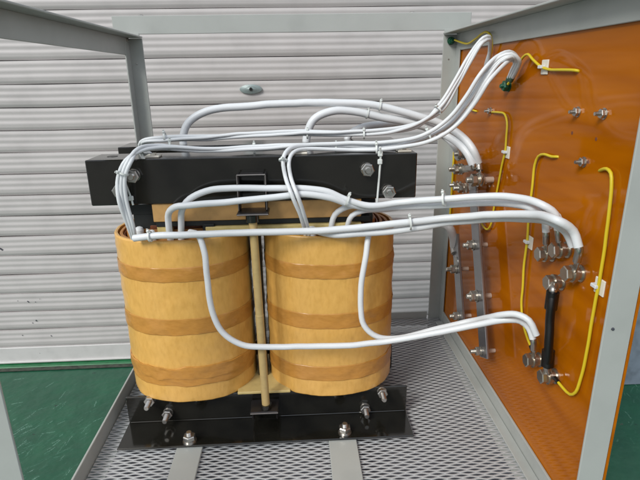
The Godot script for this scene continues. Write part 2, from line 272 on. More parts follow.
func materials():
	M.shutter = worn(Color(0.745, 0.73, 0.725), 0.5, 0.012, 0.07, 0.9, 3)
	M.shutter_bar = worn(Color(0.76, 0.755, 0.75), 0.5, 0.02, 0.06, 1.3, 5)
	M.chip = mat(Color(0.24, 0.25, 0.28), 0.7)
	M.plate = mat(Color(0.55, 0.6, 0.6), 0.4, 0.3)
	M.wall = worn(Color(0.72, 0.73, 0.75), 0.9, 0.02, 0.12, 1.2, 7)
	M.wall_base = worn(Color(0.5, 0.55, 0.6), 0.85, 0.02, 0.2, 1.5, 8)
	M.cage = worn(Color(0.65, 0.665, 0.65), 0.42, 0.01, 0.06, 1.5, 11)
	M.mesh = mat(Color(0.77, 0.78, 0.785), 0.45, 0.15)
	M.black = worn(Color(0.125, 0.122, 0.105), 0.13, 0.008, 0.4, 2.0, 13)
	M.black.clearcoat_enabled = true; M.black.clearcoat = 0.3; M.black.clearcoat_roughness = 0.12
	M.sill = worn(Color(0.14, 0.44, 0.27), 0.45, 0.02, 0.25, 2.0, 61)
	M.dirt = worn(Color(0.27, 0.29, 0.25), 0.8, 0.03, 0.45, 2.0, 62)
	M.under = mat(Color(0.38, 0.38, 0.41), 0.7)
	M.core = mat(Color(0.14, 0.15, 0.15), 0.5, 0.3)
	M.zinc = mat(Color(0.72, 0.71, 0.69), 0.28, 0.95)
	M.brass = mat(Color(0.72, 0.70, 0.66), 0.3, 0.95)
	M.tin = mat(Color(0.62, 0.62, 0.63), 0.25, 0.9)
	M.spacer = mat(Color(0.74, 0.66, 0.60), 0.4)
	M.highlight = mat(Color(0.55, 0.53, 0.52), 0.35, 0.8)  # bright tone for the painted highlights on the bracket edges
	M.bracket = mat(Color(0.2, 0.19, 0.19), 0.28, 0.5)
	M.white = mat(Color(0.82, 0.835, 0.845), 0.42)
	M.white_dull = mat(Color(0.78, 0.78, 0.78), 0.45)
	M.tie = mat(Color(0.82, 0.84, 0.83), 0.35)
	M.tie.subsurf_scatter_enabled = false
	M.yellow = mat(Color(0.80, 0.715, 0.13), 0.45)
	M.rubber = mat(Color(0.035, 0.035, 0.04), 0.38)
	M.green = mat(Color(0.03, 0.3, 0.2), 0.4)
	M.sealed = mat(Color(0.85, 0.83, 0.78), 0.5)
	# winding wrap: varnished cloth tape, faint vertical weave and blotches
	M.wrap = mat(Color(0.86, 0.67, 0.355), 0.34)
	M.wrap.albedo_texture = noise_tex(0.02, [Color(0.94, 0.92, 0.87), Color(0.98, 0.975, 0.955), Color(1, 1, 1)], 21, 512, 512, 5)
	M.wrap.uv1_scale = Vector3(8.0, 3.0, 1)
	M.wrap.normal_enabled = true; M.wrap.normal_texture = noise_tex(0.03, [], 22, 512, 512, 4, true, 4.0); M.wrap.normal_scale = 0.16
	M.wrap.clearcoat_enabled = true; M.wrap.clearcoat = 0.35; M.wrap.clearcoat_roughness = 0.3
	M.tape = M.wrap.duplicate(); M.tape.albedo_color = Color(0.745, 0.53, 0.24)
	M.tape.uv1_scale = Vector3(5, 14, 1)
	M.layer = mat(Color(0.68, 0.47, 0.25), 0.5)
	M.layer_dark = mat(Color(0.42, 0.22, 0.12), 0.5)
	M.board = worn(Color(0.74, 0.58, 0.36), 0.5, 0.02, 0.12, 3.0, 24)
	M.cream = worn(Color(0.80, 0.72, 0.48), 0.5, 0.02, 0.12, 3.0, 25)
	M.rod = worn(Color(0.74, 0.64, 0.43), 0.5, 0.02, 0.1, 4.0, 26)
	# phenolic board
	M.panel = mat(Color(0.695, 0.395, 0.02), 0.075)
	M.panel.metallic_specular = 0.25
	M.panel.albedo_texture = noise_tex(0.006, [Color(0.86, 0.82, 0.8), Color(1, 1, 1)], 31, 512, 512, 3)
	M.panel.uv1_triplanar = true; M.panel.uv1_world_triplanar = true; M.panel.uv1_scale = Vector3(0.8, 6.0, 0.8)
	M.panel.normal_enabled = true; M.panel.normal_texture = noise_tex(0.004, [], 32, 512, 512, 2, true, 2.0); M.panel.normal_scale = 0.12
	
	# green painted floor with scuffs
	M.floor = mat(Color.WHITE, 0.42)
	M.floor.albedo_texture = floor_image()
	M.floor.normal_enabled = true; M.floor.normal_texture = noise_tex(0.05, [], 41, 512, 512, 4, true, 3.0); M.floor.normal_scale = 0.3

func floor_image() -> ImageTexture:
	var n := 1024
	var rng := RandomNumberGenerator.new(); rng.seed = 77
	var nz := FastNoiseLite.new(); nz.seed = 5; nz.frequency = 0.012; nz.fractal_octaves = 5
	var img := Image.create(n, n, false, Image.FORMAT_RGB8)
	var base := Color(0.125, 0.345, 0.25); var dark := Color(0.115, 0.30, 0.225); var pale := Color(0.60, 0.68, 0.64)
	for y in n:
		for x in n:
			var v := nz.get_noise_2d(x, y) * 0.5 + 0.5
			img.set_pixel(x, y, dark.lerp(base, clampf(v * 1.5 - 0.2, 0, 1)))
	# 1024 px = 2.4 m; texture origin at world (-2.4, -2.4)
	for i in 1100:
		var cl := rng.randf()
		var cx := rng.randf() * n; var cy := rng.randf() * n
		if cl < 0.62:    # scuffed patch beside the cage
			cx = (rng.randfn(0.0, 0.17) + 1.42) / 2.4 * n; cy = (rng.randfn(0.0, 0.17) + 1.02) / 2.4 * n
		var L := rng.randf_range(3, 20) * (0.5 + rng.randf())
		var an := rng.randfn(-1.0, 0.3)
		var st := rng.randf_range(0.08, 0.6) * (0.35 if rng.randf() < 0.6 else 1.0)
		var bend := rng.randfn(0, 0.012)
		for s in int(L):
			var px := int(cx) & (n - 1); var py := int(cy) & (n - 1)
			if rng.randf() < 0.85:
				img.set_pixel(px, py, img.get_pixel(px, py).lerp(pale, st))
				if st > 0.4 and rng.randf() < 0.5: img.set_pixel(px, (py + 1) & (n - 1), img.get_pixel(px, (py + 1) & (n - 1)).lerp(pale, st * 0.6))
			cx += cos(an); cy += sin(an); an += bend
	for i in 160:
		var bx := rng.randi() % n; var by := rng.randi() % n
		for k in rng.randi_range(2, 14):
			img.set_pixel((bx + rng.randi() % 5) & (n - 1), (by + rng.randi() % 4) & (n - 1), Color(0.08, 0.16, 0.14) if i % 3 else Color(0.35, 0.3, 0.27))
	img.generate_mipmaps()
	return ImageTexture.create_from_image(img)

# ------------------------------------------------------------------ setting
func sheet(st: SurfaceTool, x0: float, z0: float, x1: float, z1: float, y: float, tex: float):
	quad(st, Vector3(x0, y, z0), Vector3(x1, y, z0), Vector3(x1, y, z1), Vector3(x0, y, z1), Vector3.UP, Vector2((x0 + 2.4) / tex, (z0 + 2.4) / tex), Vector2((x1 - x0) / tex, (z1 - z0) / tex))

func setting():
	var st := S(); sheet(st, -4.8, -2.4, 4.8, 2.4, 0, 2.4); structure("floor", st, M.floor)
	st = S(); slab(st, Vector3(-2.45, 0.0, -1.97), Vector3(1.12, 0.007, -1.918), 0.002); structure("threshold", st, M.sill)
	st = S(); sheet(st, -2.45, -1.9195, 1.118, -1.893, 0.004, 2.4); structure("dirt_strip", st, M.dirt)
	st = S(); sheet(st, -150, -150, 150, 150, -0.02, 3.0); structure("ground", st, worn(Color(0.42, 0.42, 0.41), 0.9, 0.02, 0.2, 0.3, 51))
	# building round the shutter
	var w := thing("building_wall", "pale rendered wall with grey painted base right of the shutter", "wall")
	st = S(); slab(st, Vector3(1.12, 0.352, -2.5), Vector3(4.2, 3.6, -1.625), 0.004); part("wall_face", st, M.wall, w)
	st = S(); slab(st, Vector3(1.118, 0.0, -2.5), Vector3(4.2, 0.352, -1.6227), 0.003); part("painted_base", st, M.wall_base, w, "blue grey painted base of the wall")
	st = S(); slab(st, Vector3(-4.2, 0.0, -2.5), Vector3(-2.45, 3.6, -1.85), 0.004); part("wall_face", st, M.wall, w)
	st = S(); slab(st, Vector3(-2.45, 2.62, -2.5), Vector3(1.12, 3.6, -1.80), 0.004); part("lintel", st, M.wall, w)

func roller_shutter():
	var o := thing("roller_shutter", "off-white ribbed roller shutter behind the cage, closed down to the green floor", "shutter", "", Vector3(0, 0, -1.953))
	var p := 0.0816
	var prof := []
	# from the top of a slat (t = 0) to its curled lower edge
	for i in 37:
		var t := i / 36.0
		var z := 0.0
		if t < 0.84: z = -0.0007 * cos(t / 0.84 * TAU * 3.0) + 0.0003
		else:
			var q := (t - 0.84) / 0.16
			z = -0.0004 - 0.0062 * q * (0.6 + 0.4 * q)
		prof.append(Vector2(p * 0.968 * (1.0 - t), z))
	prof.append(Vector2(0.0, -0.02))
	prof.push_front(Vector2(p * 0.968, -0.02))
	var rng := RandomNumberGenerator.new(); rng.seed = 12
	var kinds := []
	for k in 4:
		var st := S()
		var cols := 14; var x0 := -2.42; var x1 := 1.11
		var off := []
		for c in cols + 1: off.append(Vector2(rng.randfn(0, 0.0006), rng.randfn(0, 0.0009)))
		for c in cols:
			var xa := lerpf(x0, x1, float(c) / cols); var xb := lerpf(x0, x1, float(c + 1) / cols)
			for i in range(prof.size() - 1):
				var a: Vector2 = prof[i]; var b: Vector2 = prof[i + 1]
				var na := Vector2(); var nb := Vector2()
				var sg := b - a
				var nf := Vector3(0, sg.y, -sg.x).normalized()
				var n0 := nf; var n1 := nf
				if i > 1 and i < prof.size() - 2:
					var sp: Vector2 = b - prof[i - 1]; n0 = Vector3(0, sp.y, -sp.x).normalized()
				if i > 0 and i < prof.size() - 3:
					var sq: Vector2 = prof[i + 2] - a; n1 = Vector3(0, sq.y, -sq.x).normalized()
				var oa: Vector2 = off[c]; var ob: Vector2 = off[c + 1]
				var A := Vector3(xa, a.x + oa.x, a.y + oa.y); var B := Vector3(xb, a.x + ob.x, a.y + ob.y)
				var C := Vector3(xb, b.x + ob.x, b.y + ob.y); var D := Vector3(xa, b.x + oa.x, b.y + oa.y)
				tri(st, A, B, C, n0, n0, n1); tri(st, A, C, D, n0, n1, n1)
		kinds.append(st.commit())
	var slats := []
	for i in range(1, 32):
		var s := MeshInstance3D.new(); s.name = "slat"; s.mesh = kinds[rng.randi() % 4]; s.material_override = M.shutter
		s.position = Vector3(0, p * i, rng.randfn(0, 0.0008)); o.add_child(s, true); slats.append(s)
	var sb := S(); slab(sb, Vector3(-2.44, 0.02, -0.034), Vector3(1.118, 2.63, -0.026), 0.001); part("light_blocker", sb, M.rubber, o)  # added unseen dark sheet, keeps sky light out of the slat gaps
	var st2 := S()
	slab(st2, Vector3(-2.42, 0.010, -0.022), Vector3(1.11, p - 0.001, 0.002), 0.002)
	slab(st2, Vector3(-2.42, 0.010, -0.022), Vector3(1.11, 0.019, 0.010), 0.002)
	var bar := part("bottom_bar", st2, M.shutter_bar, o, "flat bottom rail of the shutter")
	st2 = S(); slab(st2, Vector3(-2.42, 0.0065, -0.012), Vector3(1.11, 0.0105, 0.004), 0.001); part("rubber_seal", st2, M.layer_dark, bar)
	# small oval lock plate
	var at := Vector3(-0.160, 1.111, -1.949)
	st2 = S()
	var seg := 28
	var rings := [[1.0, -0.006], [1.0, 0.003], [0.93, 0.006], [0.6, 0.0065], [0.5, 0.004], [0.0, 0.004]]
	for r in range(rings.size() - 1):
		for k in seg:
			var a0 := TAU * k / seg; var a1 := TAU * (k + 1) / seg
			var P := func(rr, aa): return Vector3(cos(aa) * 0.041 * rr[0], sin(aa) * 0.0165 * rr[0], rr[1])
			var A: Vector3 = P.call(rings[r], a0); var B: Vector3 = P.call(rings[r], a1); var C: Vector3 = P.call(rings[r + 1], a1); var D: Vector3 = P.call(rings[r + 1], a0)
			var nn := Vector3(cos((a0 + a1) / 2) * (1.0 if r == 0 else 0.25), sin((a0 + a1) / 2) * (1.0 if r == 0 else 0.4), 0.0 if r == 0 else 1.0).normalized()
			tri(st2, A, B, C, nn, nn, nn); tri(st2, A, C, D, nn, nn, nn)
	var lp := part("lock_plate", st2, M.plate, o, "small oval grey lock plate on the shutter"); lp.position = at - o.position
	st2 = S(); washer(st2, Vector3(0, 0, 0.004), Vector3.BACK, 0.006, 0.003); part("keyhole", st2, M.rubber, lp)
	# knocked-off paint near the bottom
	for c in [[10, 253, .016, .9], [25, 310, .010, .7], [32, 309, .005, 0], [37, 316, .004, 0], [25, 326, .006, .2], [29, 334, .009, 0], [12, 340, .006, .3], [41, 338, .009, .8], [26, 354, .005, 0], [15, 315, .004, .3]]:
		var w: Vector3 = Vector3((c[0] - 320.0) / 505.0 * 2.06 + 0.085, 0, 0)
		var idx := clampi(int(round((363.0 - c[1]) / 18.0)), 0, 8)
		var sl: Node3D = bar if c[1] > 346 else slats[clampi(idx - 1, 0, 8)]
		var s3 := S()
		box(s3, Vector3.ZERO, Vector3(c[2] * 0.4, c[2] * 0.85, 0.0016), 0.0006, Transform3D(Basis(Vector3.BACK, c[3]), Vector3(w.x, p * rng.randf_range(0.35, 0.7), 0.0016)))
		part("paint_chip", s3, M.chip, sl)

# ------------------------------------------------------------------ cage
const CX0 := -0.45
const CX1 := 0.46
const CZ0 := -1.5
const CZ1 := -0.61
func cage():
	var o := thing("equipment_cage", "light grey angle iron cage with an expanded metal floor", "cage", "", Vector3(0, 0, -1.05))
	var up := Vector3.UP; var R := Vector3.RIGHT; var F := Vector3.BACK
	var off := -o.position
	var top := 1.262
	for c in [[CX0, CZ0, 1, 1], [CX1, CZ0, -1, 1], [CX0, CZ1, 1, -1], [CX1, CZ1, -1, -1]]:
		var st := S()
		var a: Vector3 = Vector3(c[0], 0.006, c[1]) + off
		angle_bar(st, a, a + up * (top - 0.0105), R * c[2], F * c[3])
		var po := part("post", st, M.cage, o)
		st = S(); box(st, a + Vector3(0.025 * c[2], -0.003, 0.025 * c[3]), Vector3(0.08, 0.006, 0.08)); part("foot_plate", st, M.cage, po)
	# top rails: horizontal leg on top, vertical leg outside
	for x in [[CX0, 1], [CX1, -1]]:
		var st := S(); var a: Vector3 = Vector3(x[0], top, CZ0 + 0.004) + off; var b: Vector3 = Vector3(x[0], top, CZ1 - 0.004) + off
		slab(st, a, b + Vector3(0.042 * x[1], -0.004, 0), 0.001)
		slab(st, a + Vector3(-0.0015 * x[1], -0.0035, 0.0), b + Vector3(0.0035 * x[1], -0.048, 0), 0.001)
		part("top_rail", st, M.cage, o)
		st = S(); a.y = 0.377; b.y = 0.377
		slab(st, a + Vector3(0.0035 * x[1], 0, 0), b + Vector3(0.042 * x[1], 0.004, 0), 0.001)
		slab(st, a + Vector3(-0.0015 * x[1], 0, 0), b + Vector3(0.0035 * x[1], 0.045, 0), 0.001)
		# flat clamping strip over the edge of the mesh
		if x[1] < 0: slab(st, a + Vector3(0.004 * x[1], 0.0105, 0.04), b + Vector3(0.026 * x[1], 0.0135, -0.04), 0.001)
		part("base_rail", st, M.cage, o)
	for z in [[CZ0, 1], [CZ1, -1]]:
		var st := S(); var a: Vector3 = Vector3(CX0 + 0.045, 0.377, z[0]) + off; var b: Vector3 = Vector3(CX1 - 0.045, 0.377, z[0]) + off
		slab(st, a, b + Vector3(0, 0.004, 0.04 * z[1]), 0.001)
		slab(st, a + Vector3(0, 0.0035, 0), b + Vector3(0, 0.03 if z[1] > 0 else 0.045, 0.0035 * z[1]), 0.001)
		part("base_rail", st, M.cage, o)
	# overhanging flat angle across the rear
	var st := S()
	slab(st, Vector3(-0.486, 1.268, CZ0 - 0.006) + off, Vector3(0.497, 1.3145, CZ0 - 0.002) + off, 0.001)
	slab(st, Vector3(-0.486, 1.3105, CZ0 - 0.046) + off, Vector3(0.497, 1.3145, CZ0 - 0.0055) + off, 0.001)
	for x in [-0.43, 0.435]: slab(st, Vector3(x - 0.012, 1.255, CZ0 - 0.0055) + off, Vector3(x + 0.012, 1.272, CZ0 - 0.0015) + off, 0.001)
	var cb := part("cross_bar", st, M.cage, o)
	for x in [-0.414, 0.335]:
		st = S(); nut(st, Vector3(x, 1.3145, -1.525) + off, Vector3.UP, 0.007, 0.005); part("bolt", st, M.zinc, cb)
	# dark sheet closing the base below the mesh
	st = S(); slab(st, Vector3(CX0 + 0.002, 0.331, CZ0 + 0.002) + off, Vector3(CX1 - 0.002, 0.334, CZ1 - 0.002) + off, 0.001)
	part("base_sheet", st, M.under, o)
	# corner bolts
	for c in [Vector3(-0.452, 1.253, -1.485), Vector3(0.440, 1.240, -1.492), Vector3(-0.432, 1.192, -1.495), Vector3(0.437, 1.192, -1.495), Vector3(0.432, 0.810, -0.609)]:
		st = S()
		var big := false
		if c.y > 1.2 and c.z > -1.493: big = true
		if big: bolt_end(st, c + off, Vector3(0, 0, 1), 0.006, 0.006)
		else: lathe(st, c + off - Vector3(0, 0, 0.001), Vector3(0, 0, 1), [[0.0, 0.0], [0.0024, 0.0], [0.002, 0.0014], [0.0, 0.002]], 12)
		part("bolt", st, (M.green if c.x > 0 and big else M.zinc) if c.z < -1.0 else M.chip, o)
	# two flat bearers under the transformer
	for x in [[-0.278, -0.222], [0.052, 0.113]]:
		st = S(); slab(st, Vector3(x[0], 0.3845, CZ0 + 0.02) + off, Vector3(x[1], 0.3905, CZ1 - 0.012) + off, 0.0012)
		part("bearer_strip", st, M.cage, o)
	# expanded metal: every strand is modelled
	st = S()
	var lw := 0.0315; var pitch := 0.00725
	var rows := int((CZ1 - CZ0 - 0.014) / pitch); var steps := int((CX1 - CX0 - 0.012) / lw * 6.0)
	for j in rows:
		ribbon(st, Vector3(CX0 + 0.006, 0.3835, CZ0 + 0.009 + j * pitch) + off, lw, steps, 0.0013 * (1 if j % 2 else -1))
	part("expanded_metal_floor", st, M.mesh, o)

func ribbon(st: SurfaceTool, a: Vector3, lw: float, steps: int, amp: float):
	# one wavy strand of the slit sheet; neighbours touch at the bonds and part between them
	var sec := [Vector2(0.0023, 0.0012), Vector2(-0.0023, -0.0001), Vector2(-0.0023, -0.0015), Vector2(0.0023, -0.0002)]
	var nrm := []
	for k in 4:
		var e: Vector2 = sec[(k + 1) % 4] - sec[k]
		nrm.append(Vector3(0, -e.x, e.y).normalized())
	for i in steps:
		var p := a + Vector3(i * lw / 6.0, 0, amp * cos(i * TAU / 6.0)); var q := a + Vector3((i + 1) * lw / 6.0, 0, amp * cos((i + 1) * TAU / 6.0))
		for k in 4:
			var s0: Vector2 = sec[k]; var s1: Vector2 = sec[(k + 1) % 4]
			quad(st, p + Vector3(0, s0.y, s0.x), q + Vector3(0, s0.y, s0.x), q + Vector3(0, s1.y, s1.x), p + Vector3(0, s1.y, s1.x), nrm[k])

# ------------------------------------------------------------------ panel
const PX := 0.462
var seats := {}
func stand(o: Node3D, base: Vector3, kind: String):
	# base is a point on the board's face; bolts point to -x
	var p := Vector3(PX, base.y, base.z); var d := Vector3.LEFT
	var st := S()
	var off := -o.position
	if kind == "small":
		washer(st, p + off, d, 0.0085, 0.0015); nut(st, p + off + d * 0.0015, d, 0.0075, 0.006); stud(st, p + off + d * 0.0075, d, 0.0035, 0.008)
		part("bolt", st, M.zinc, o)
	elif kind == "head":
		lathe(st, p + off, d, [[0.0, 0.0], [0.0145, 0.0], [0.0145, 0.0025], [0.011, 0.0025], [0.011, 0.012], [0.0, 0.012]], 20)
		bolt_head(st, p + off + d * 0.0145, d, 0.0082)
		part("terminal_bolt", st, M.brass, o)

func panel():
	var o := thing("terminal_board", "glossy orange phenolic terminal board on the right side of the cage", "terminal board", "", Vector3(PX, 0.38, -1.05))
	var off := -o.position
	var st := S(); slab(st, Vector3(PX, 0.38, CZ0 + 0.002) + off, Vector3(PX + 0.0045, 1.258, CZ1 - 0.002) + off, 0.001)
	part("board", st, M.panel, o)
	for p in [Vector3(0.455, 1.089, -0.828), Vector3(0.455, 1.091, -0.755), Vector3(0.455, 1.013, -0.790), Vector3(0.455, 1.067, -1.208)]: stand(o, p, "small")
	seats.f1 = Vector3(0.455, 0.836, -0.848); seats.f2 = Vector3(0.455, 0.860, -0.801); seats.g = Vector3(0.455, 0.836, -0.752); seats.spare = Vector3(0.455, 0.798, -0.805)
	seats.h = Vector3(0.455, 0.619, -0.843); seats.low = Vector3(0.455, 0.622, -0.782)
	for k in ["f1", "f2", "g", "spare", "h", "low"]: stand(o, seats[k], "head")
	# green sealed studs at the two upper cable ends
	for p in [Vector3(0.455, 1.125, -1.116), Vector3(0.455, 1.148, -1.254)]:
		st = S(); var b := Vector3(PX, p.y, p.z) + off
		washer(st, b, Vector3.LEFT, 0.012, 0.003); nut(st, b + Vector3.LEFT * 0.003, Vector3.LEFT, 0.0115, 0.011)
		stud(st, b + Vector3.LEFT * 0.014, Vector3.LEFT, 0.005, 0.006)
		part("terminal_bolt", st, M.green, o)
	# adhesive clips
	for c in [Vector3(0.460, 1.161, -0.959), Vector3(0.460, 0.987, -1.089), Vector3(0.460, 0.829, -0.938), Vector3(0.460, 0.836, -0.697)]:
		st = S(); slab(st, Vector3(PX - 0.0025, c.y - 0.0135, c.z - 0.0125) + off, Vector3(PX + 0.0005, c.y + 0.0125, c.z + 0.0125) + off, 0.001)
		var cl := part("cable_clip", st, M.sealed, o)
		st = S(); slab(st, Vector3(PX - 0.011, c.y - 0.003, c.z - 0.010) + off, Vector3(PX - 0.0024, c.y + 0.003, c.z + 0.004) + off, 0.001)
		part("clip_strap", st, M.white, cl)
	# unused drill holes, as shallow plugs
	for c in [Vector3(0.460, 1.054, -0.838), Vector3(0.460, 1.052, -0.767), Vector3(0.460, 1.015, -0.779)]:
		st = S(); lathe(st, Vector3(PX + 0.0005, c.y, c.z) + off, Vector3.LEFT, [[0.0, 0.0], [0.0035, 0.0], [0.003, 0.0007], [0.0, 0.0007]], 12); part("screw", st, M.layer_dark, o)
	# link bars standing off the board
	link(o, Vector3(0.430, 0.913, -1.208), Vector3(0.430, 0.511, -1.032), 0.05)
	link(o, Vector3(0.430, 0.731, -1.306), Vector3(0.430, 0.516, -1.206), 0.05)
	for s in [[Vector3(0.430, 0.913, -1.156), 0.0095, .010], [Vector3(0.430, 0.914, -1.299), 0.0085, .012], [Vector3(0.430, 0.956, -1.283), 0.0075, .008], [Vector3(0.430, 0.872, -1.256), 0.0075, .012], [Vector3(0.430, 0.751, -1.157), 0.0075, .010], [Vector3(0.430, 0.638, -1.105), 0.0085, .008], [Vector3(0.430, 0.519, -1.050), 0.0065, .012], [Vector3(0.430, 0.643, -1.273), 0.0075, .012], [Vector3(0.430, 0.525, -1.225), 0.007, .010], [Vector3(0.430, 0.855, -1.206), 0.0065, .008], [Vector3(0.430, 0.870, -1.306), 0.0065, .010]]:
		st = S(); var b: Vector3 = s[0] + off; var r: float = s[1]
		bolt_end(st, b + Vector3.LEFT * 0.0035, Vector3.LEFT, r, s[2])
		washer(st, b + Vector3.RIGHT * 0.003, Vector3.RIGHT, r * 1.6, 0.003)
		var tb := part("terminal_stud", st, M.brass, o)
		st = S(); lathe(st, b + Vector3.RIGHT * 0.006, Vector3.RIGHT, [[0.0, 0.0], [r * 0.75, 0.0], [r * 0.75, PX - 0.4365], [0.0, PX - 0.4365]], 12)
		part("spacer", st, M.spacer, tb)

func link(o: Node3D, a: Vector3, b: Vector3, w: float):
	var d := b - a; d.x = 0; var st := S()
	var y := d.normalized(); var x := Vector3.RIGHT; var z := x.cross(y)
	box(st, Vector3.ZERO, Vector3(0.006, d.length(), w), 0.0012, Transform3D(Basis(x, y, z), (a + b) * 0.5 - o.position))
	part("link_bar", st, M.tin, o, "tinned flat link bar standing off the orange board")

# ------------------------------------------------------------------ transformer
func ell(cx: float, cz: float, rx: float, rz: float, a: float, n := 2.2) -> Vector3:
	var c := cos(a); var s := sin(a)
	return Vector3(cx + rx * signf(c) * pow(absf(c), 2.0 / n), 0, cz + rz * signf(s) * pow(absf(s), 2.0 / n))

# closed ring of wall: profile of (offset outward, y), swept round the oval
func oval(st: SurfaceTool, cx: float, cz: float, rx: float, rz: float, prof: Array, seg := 96, rough := 0.0, seed := 1, n := 2.2):
	var nz := FastNoiseLite.new(); nz.seed = seed; nz.frequency = 1.0; nz.fractal_octaves = 3
	var rows := []
	for j in prof.size():
		var row := PackedVector3Array()
		for k in seg + 1:
			var a := TAU * (k % seg) / seg
			var p := ell(cx, cz, rx, rz, a, n); var q := ell(cx, cz, rx + 0.01, rz + 0.01, a, n)
			var nd := (q - p).normalized()
			var w: float = prof[j][0]
			if rough > 0.0: w += rough * nz.get_noise_3d(p.x * 28.0, prof[j][1] * 40.0, p.z * 28.0)
			var yy: float = prof[j][1]
			if prof[j].size() > 2: yy += prof[j][2] * nz.get_noise_3d(p.x * 14.0, 7.0 + prof[j][1] * 90.0, p.z * 14.0)
			row.append(p + nd * w + Vector3.UP * yy)
		rows.append(row)
	for j in prof.size() - 1:
		var u := 0.0
		for k in seg:
			var A: Vector3 = rows[j][k]; var B: Vector3 = rows[j][k + 1]; var C: Vector3 = rows[j + 1][k + 1]; var D: Vector3 = rows[j + 1][k]
			var na := rn(rows, j, k, seg, prof); var nb := rn(rows, j, (k + 1) % seg, seg, prof)
			var nd := rn(rows, j, k, seg, prof, 1); var nc := rn(rows, j, (k + 1) % seg, seg, prof, 1)
			var u0 := float(k) / seg; var u1 := float(k + 1) / seg
			tri(st, A, B, C, na, nb, nc, Vector2(u0, prof[j][1]), Vector2(u1, prof[j][1]), Vector2(u1, prof[j + 1][1]))
			tri(st, A, C, D, na, nc, nd, Vector2(u0, prof[j][1]), Vector2(u1, prof[j + 1][1]), Vector2(u0, prof[j + 1][1]))

func rn(rows: Array, j: int, k: int, seg: int, prof: Array, end := 0) -> Vector3:
	var t: Vector3 = rows[j + end][(k + 1) % seg] - rows[j + end][(k + seg - 1) % seg]
	var j0 := j; var j1 := j + 1
	# smooth across the long wall rows, crisp at the rims
	var jj := j + end
	if jj > 0 and jj < prof.size() - 1:
		var va := Vector2(prof[jj][0] - prof[jj - 1][0], prof[jj][1] - prof[jj - 1][1]).normalized()
		var vb := Vector2(prof[jj + 1][0] - prof[jj][0], prof[jj + 1][1] - prof[jj][1]).normalized()
		if va.dot(vb) > 0.6: j0 = jj - 1; j1 = jj + 1
	var v: Vector3 = rows[j1][k] - rows[j0][k]
	return -t.cross(v).normalized() if false else v.cross(t).normalized()

func coil(o: Node3D, cx: float, rx: float, seed: int, bands: Array, label: String):
	var off := -o.position
	var x := cx + off.x; var cz := -1.10 + off.z; var rz := 0.125
	var y0 := 0.462 + off.y; var y1 := 0.841 + off.y
	var st := S(); var pr := []
	pr.append([-0.008, y0 + 0.004]); pr.append([-0.004, y0]); pr.append([-0.0012, y0 + 0.0015])
	for i in 33: pr.append([0.0, lerpf(y0 + 0.004, y1 - 0.004, i / 32.0)])
	pr.append([-0.0012, y1 - 0.001]); pr.append([-0.004, y1]); pr.append([-0.0075, y1 - 0.001]); pr.append([-0.008, y1 - 0.06])
	oval(st, x, cz, rx, rz, pr, 96, 0.0022, seed)
	var c := part("coil", st, M.wrap, o, label)
	# inner winding layers and ducts, seen from above
	var lay := [[-0.012, 0.007, 0.003, M.layer], [-0.021, 0.003, 0.006, M.layer_dark], [-0.028, 0.006, -0.004, M.layer], [-0.037, 0.004, -0.002, M.layer_dark], [-0.044, 0.005, -0.012, M.layer], [-0.051, 0.004, -0.019, M.layer_dark]]
	for L in lay:
		st = S()
		var t: float = y1 - L[2]
		oval(st, x, cz, rx + L[0], rz + L[0], [[0.0, y0 + 0.005], [0.0, t - 0.001], [-0.001, t], [-L[1] + 0.001, t], [-L[1], t - 0.001], [-L[1], y0 + 0.005], [0.0, y0 + 0.005]], 64, 0.0, 1, 2.2 - L[0] * 14.0)
		part("winding_layer", st, L[3], c)
	for yy in [y1 - 0.03, y0 + 0.01]:
		st = S(); oval(st, x, cz, rx - 0.004, rz - 0.004, [[0.0, yy], [-0.05, yy]], 64)
		part("duct_packing", st, M.layer_dark, c)
	for b in bands:
		st = S(); var bp := []
		var a0: float = b[0] + off.y; var a1: float = b[1] + off.y; var wv: float = b[2]
		bp.append([0.0, a0, wv]); bp.append([b[3], a0 + 0.0008, wv])
		for i in 7: bp.append([b[3] + 0.0003, lerpf(a0 + 0.002, a1 - 0.002, i / 6.0), wv])
		bp.append([b[3], a1 - 0.0008, wv]); bp.append([0.0, a1, wv])
		oval(st, x, cz, rx + 0.0006, rz + 0.0006, bp, 96, 0.0022, seed)
		part("tape_band", st, M.tape, c)

